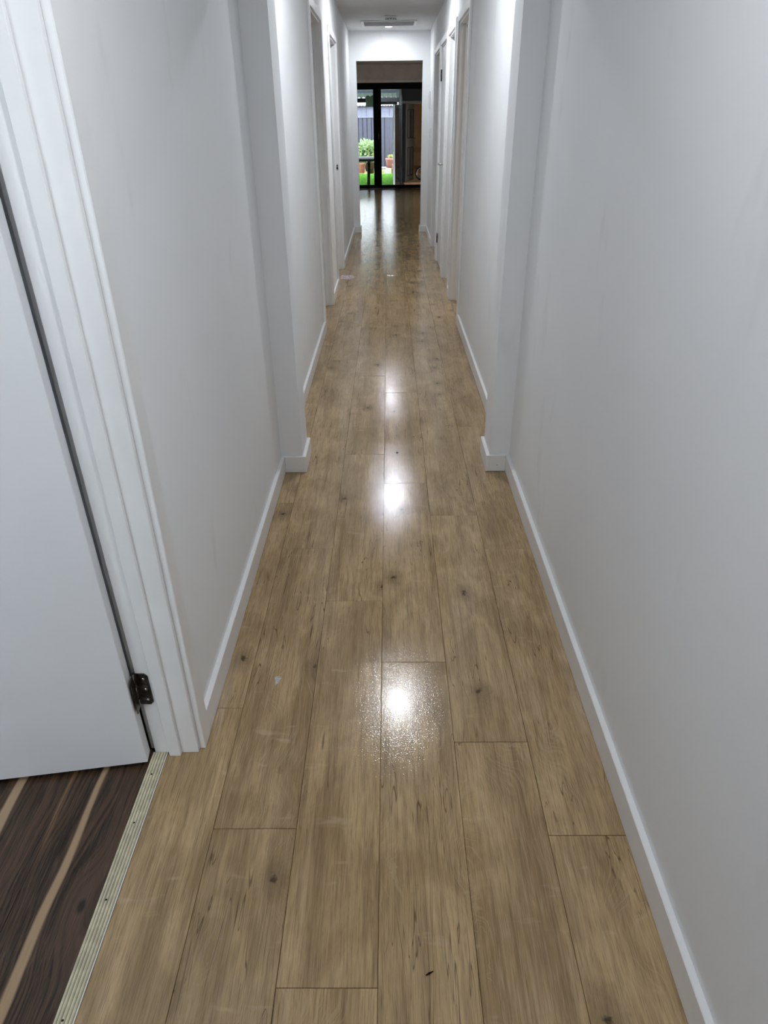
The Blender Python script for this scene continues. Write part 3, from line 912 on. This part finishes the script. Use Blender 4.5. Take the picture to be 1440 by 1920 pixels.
sb = empty('rolled_blind', (-0.12, 23.72, 1.80), label='dark rolled shade blind under the patio roof edge', cat='blind')
MB().lathe([(0.0, -0.40), (0.06, -0.40), (0.06, 0.40), (0.0, 0.40)], 14, (0, 0, 0.13), axis='x').build('roll', M['fence'], sb)
MB().box(-0.40, 0.40, -0.01, 0.01, 0.0, 0.12).build('cloth', M['black'], sb)

# table
tb = empty('garden_table', (-0.95, 19.6, G), label='grey topped black garden table outside the glass', cat='table')
MB().box(-0.62, 0.62, -0.38, 0.38, 0.80, 0.835, 0.004).build('table_top', M['slate_top'], tb)
MB().box(-0.58, 0.58, -0.34, 0.34, 0.745, 0.80, 0.003).build('apron', M['black'], tb)
for ax in (-1, 1):
    for ay in (-1, 1):
        MB().tube([(ax * 0.44, ay * 0.30, 0.76), (ax * 0.40 + ax * 0.02, ay * 0.31, 0.0)], 0.033, 8).build('leg', M['black'], tb)

def pot(name, x, y, z, r0, r1, h, mat, label):
    e = empty(name, (x, y, z), label=label, cat='plant pot')
    MB().lathe([(0.0, 0.0), (r0, 0.0), (r1 * 0.94, h * 0.80), (r1, h * 0.81), (r1 * 1.03, h), (r1 * 0.92, h), (r1 * 0.88, h * 0.88), (0.0, h * 0.88)], 22).build('body', mat, e)
    MB().lathe([(0.0, h * 0.90), (r1 * 0.87, h * 0.90), (r1 * 0.87, h * 0.885)], 18).build('soil', M['soil'], e)
    return e

def leaves(par, mat, c, rad, n, ls, seed, squash=1.0):
    rnd = random.Random(seed)
    bm = bmesh.new()
    for k in range(n):
        v = Vector((rnd.gauss(0, 1), rnd.gauss(0, 1), rnd.gauss(0, 1))).normalized() * (rnd.random() ** 0.45)
        p = Vector((c[0] + v.x * rad[0], c[1] + v.y * rad[1], c[2] + v.z * rad[2]))
        d = (v + Vector((rnd.uniform(-.6, .6), rnd.uniform(-.6, .6), rnd.uniform(-.1, .6)))).normalized()
        s = d.orthogonal().normalized()
        s = (s * math.cos(k) + d.cross(s) * math.sin(k)).normalized()
        l = ls * rnd.uniform(0.6, 1.2); w = l * 0.32
        up = d.cross(s) * 0.12 * l
        q = [p, p + d * l * 0.45 + s * w + up, p + d * l, p + d * l * 0.45 - s * w + up]
        vs = [bm.verts.new(t) for t in q]
        bm.faces.new((vs[0], vs[1], vs[2])); bm.faces.new((vs[0], vs[2], vs[3]))
    me = bpy.data.meshes.new('foliage'); bm.to_mesh(me); bm.free(); me.materials.append(mat)
    o = link('foliage', me, par); o['kind'] = 'stuff'
    return o

bu = empty('leafy_shrub', (-0.80, 27.9, G - 0.08), label='big pale green leafy shrub in front of the fence', cat='shrub')
for k in range(7):
    a = k * 0.9
    MB().tube([(0, 0, 0), (0.10 * math.cos(a), 0.10 * math.sin(a), 0.4), (0.28 * math.cos(a), 0.22 * math.sin(a), 0.85)], [0.018, 0.013, 0.006], 6).build('stem', M['soil'], bu)
leaves(bu, M['leaf'], (0.0, 0, 0.78), (0.40, 0.30, 0.30), 520, 0.15, 3)
leaves(bu, M['leaf3'], (0.0, 0.1, 0.62), (0.33, 0.25, 0.34), 260, 0.14, 4)
bu2 = empty('golden_shrub', (-0.45, 27.2, G), label='small yellow green shrub beside the pale leafy one', cat='shrub')
MB().tube([(0, 0, 0), (0.02, 0, 0.3)], 0.01, 6).build('stem', M['soil'], bu2)
leaves(bu2, M['leaf2'], (0.0, 0, 0.46), (0.12, 0.11, 0.13), 190, 0.08, 5)
p1 = pot('terracotta_pot', -0.98, 27.0, G + 0.01, 0.115, 0.165, 0.33, M['terracotta'], 'terracotta pot under the garden table at the fence')
leaves(p1, M['leaf3'], (0, 0, 0.42), (0.16, 0.14, 0.10), 110, 0.11, 6)
bk = empty('stone_step', (0.10, 26.9, G), label='dark stone ledge carrying the pink pot', cat='step')
MB().box(-0.20, 0.22, 0.0, 0.34, 0.0, 0.15, 0.01).build('slab', M['soil'], bk)
p2 = pot('pink_pot', 0.045, 27.05, G + 0.152, 0.10, 0.155, 0.32, M['pink_pot'], 'pink plastic pot standing on the dark ledge')
leaves(p2, M['leaf2'], (0.05, 0, 0.36), (0.10, 0.10, 0.06), 70, 0.08, 8)
tag(MB().prism([(-0.15, 0.0), (0.10, 0.0), (0.10, 0.17), (-0.10, 0.19)], 'y', -0.10, 0.08).build('white_paver', M['block'], None, (0.0, 26.4, G + 0.01)), 'white paver leaning below the pink pot', 'paver')
tag(MB().box(-0.065, 0.065, -0.10, 0.10, 0.0, 0.30, 0.008).build('tan_brick', M['brick'], None, (0.185, 26.5, G + 0.01)), 'tan brick standing upright beside the white paver', 'brick')
tag(MB().box(-0.12, 0.12, -0.10, 0.10, 0.0, 0.04, 0.005).build('ledge_slab', M['block'], None, (-0.20, 27.1, G + 0.152)), 'pale flat slab on the dark ledge next to the pink pot', 'slab')
rk = empty('dark_bucket', (-0.64, 26.72, G + 0.01), label='dark bucket standing under the table by the lawn edge', cat='bucket')
MB().lathe([(0.0, 0.0), (0.11, 0.0), (0.14, 0.34), (0.13, 0.34), (0.10, 0.02), (0.0, 0.02)], 18).build('body', M['soil'], rk)
MB().tube([(-0.135, 0, 0.32), (-0.09, 0, 0.40), (0, 0, 0.43), (0.09, 0, 0.40), (0.135, 0, 0.32)], 0.006, 6).build('bail_handle', M['chrome'], rk)

# annex on the right: glazed screen leaf, grey panelled door, orange room
YX = 19.3
an = empty('garden_annex', (0, YX, 0), label='dark fronted garden annex with orange room behind the glass', cat='building')
MB().box(0.36, 3.2, 0.0, 0.10, 1.78, 2.30).build('header', M['black'], an)
MB().box(0.34, 3.2, -0.015, 0.0, 1.745, 1.80).build('header_trim', M['grey_door'], an)
MB().box(1.35, 3.2, 0.0, 0.10, G, 1.78).build('front_panel', M['room_wall'], an)
MB().box(0.32, 0.40, 0.0, 0.12, G, 2.30).build('corner_post', M['black'], an)
MB().box(0.32, 0.42, 0.12, 5.6, G, 2.30).build('side_panel', M['black'], an)
MB().box(0.42, 3.2, 5.5, 5.6, 0.0, 2.30).build('back_panel', M['orange'], an)
MB().box(0.42, 3.2, 5.47, 5.5, 0.50, 0.62).build('dado_rail', M['orange_wood'], an)
MB().box(0.42, 3.2, 5.47, 5.5, 0.0, 0.10).build('skirting', M['orange_wood'], an)
MB().box(3.1, 3.2, 0.1, 5.5, 0.0, 2.30).build('side_panel', M['orange'], an)
MB().box(0.32, 3.2, 0.0, 5.6, G - 0.05, 0.0).build('annex_floor', M['orange_wood'], an)
MB().box(0.32, 3.2, 0.0, 5.6, 2.30, 2.36).build('annex_roof', M['white_roof'], an)
MB().lathe([(0.0, -0.05), (0.08, -0.04), (0.09, 0.0), (0.0, 0.0)], 18).build('added_lamp', mat_emit('added_lamp_glow', (1.0, 0.75, 0.45), 4.0), an, (1.5, 3.2, 2.30))  # invented lamp, out of view, brightens the orange room with the area light below
ld = bpy.data.lights.new('annex_fill', 'AREA'); ld.shape = 'DISK'; ld.size = 0.15; ld.energy = 260; ld.color = (1.0, 0.80, 0.55)
lo = bpy.data.objects.new('annex_fill', ld); COL.objects.link(lo); lo.parent = an; lo.location = (1.5, 3.2, 2.24)

gd = MB().box(0.0, 0.80, -0.02, 0.02, 0.0, 1.74, 0.002).build('panelled_door', M['grey_door'], an, (0.43, 0.14, 0.01), math.radians(74))
gd['label'] = 'grey panelled door ajar'
for (a, c) in ((0.10, 0.37), (0.43, 0.70)):
    for (e, f_) in ((0.12, 0.78), (0.98, 1.62)):
        b = MB()
        for q in ((a, a + 0.02, e, f_), (c - 0.02, c, e, f_), (a + 0.02, c - 0.02, e, e + 0.02), (a + 0.02, c - 0.02, f_ - 0.02, f_)):
            b.box(q[0], q[1], -0.032, -0.02, q[2], q[3])
        b.build('panel_moulding', M['rubber'], gd)
        MB().box(a + 0.05, c - 0.05, -0.028, -0.02, e + 0.05, f_ - 0.05, 0.003).build('panel', M['grey_door'], gd)
MB().tube([(0.75, -0.02, 0.98), (0.75, -0.075, 0.98), (0.64, -0.075, 0.97)], 0.011, 8).build('lever', M['steel'], gd)
MB().tube([(0.75, -0.03, 0.92), (0.75, -0.05, 0.90), (0.752, -0.05, 0.78)], 0.007, 6).build('key_bunch', M['steel'], gd)

gs = empty('screen_door', (0.32, YX - 0.02, G + 0.02), math.radians(180 + 73.5), label='white framed glass screen door standing open outside', cat='door')
for q, mt in (((0.0, 0.05, 0.0, 1.95), 'rubber'), ((0.63, 0.67, 0.0, 1.95), 'white_roof'), ((0.05, 0.63, 0.0, 0.10), 'rubber'), ((0.05, 0.63, 1.87, 1.95), 'rubber')):
    MB().box(q[0], q[1], -0.018, 0.018, q[2], q[3], 0.002).build('frame_bar', M[mt], gs)
MB().box(0.05, 0.63, -0.003, 0.003, 0.10, 1.87).build('pane', mat_glass('green_reflection_tint', (0.16, 0.26, 0.20)), gs)  # dark green reflection put into the pane as a tint

wh = empty('pram_wheel', (0.86, YX + 0.7, 0.0), math.radians(20), label='small wheel with pale rim at the edge of the opening', cat='wheel')
def ring(R0, r, z):
    return [(R0 + r * math.cos(t * math.pi / 4), z + r * math.sin(t * math.pi / 4)) for t in range(8)]
for nm, R0, r, mt in (('tyre', 0.15, 0.018, 'rubber'), ('rim', 0.125, 0.010, 'chrome')):
    MB().tube([(R0 * math.cos(t * math.pi / 16), 0, 0.17 + R0 * math.sin(t * math.pi / 16)) for t in range(33)], r, 8).build(nm, M[mt], wh)
MB().lathe([(0.0, -0.03), (0.022, -0.03), (0.022, 0.03), (0.0, 0.03)], 12, (0, 0, 0.17), axis='y').build('hub', M['chrome'], wh)
for k in range(6):
    a = k * math.pi / 3
    MB().tube([(0, 0, 0.17), (0.12 * math.cos(a), 0, 0.17 + 0.12 * math.sin(a))], 0.004, 6).build('spoke', M['chrome'], wh)
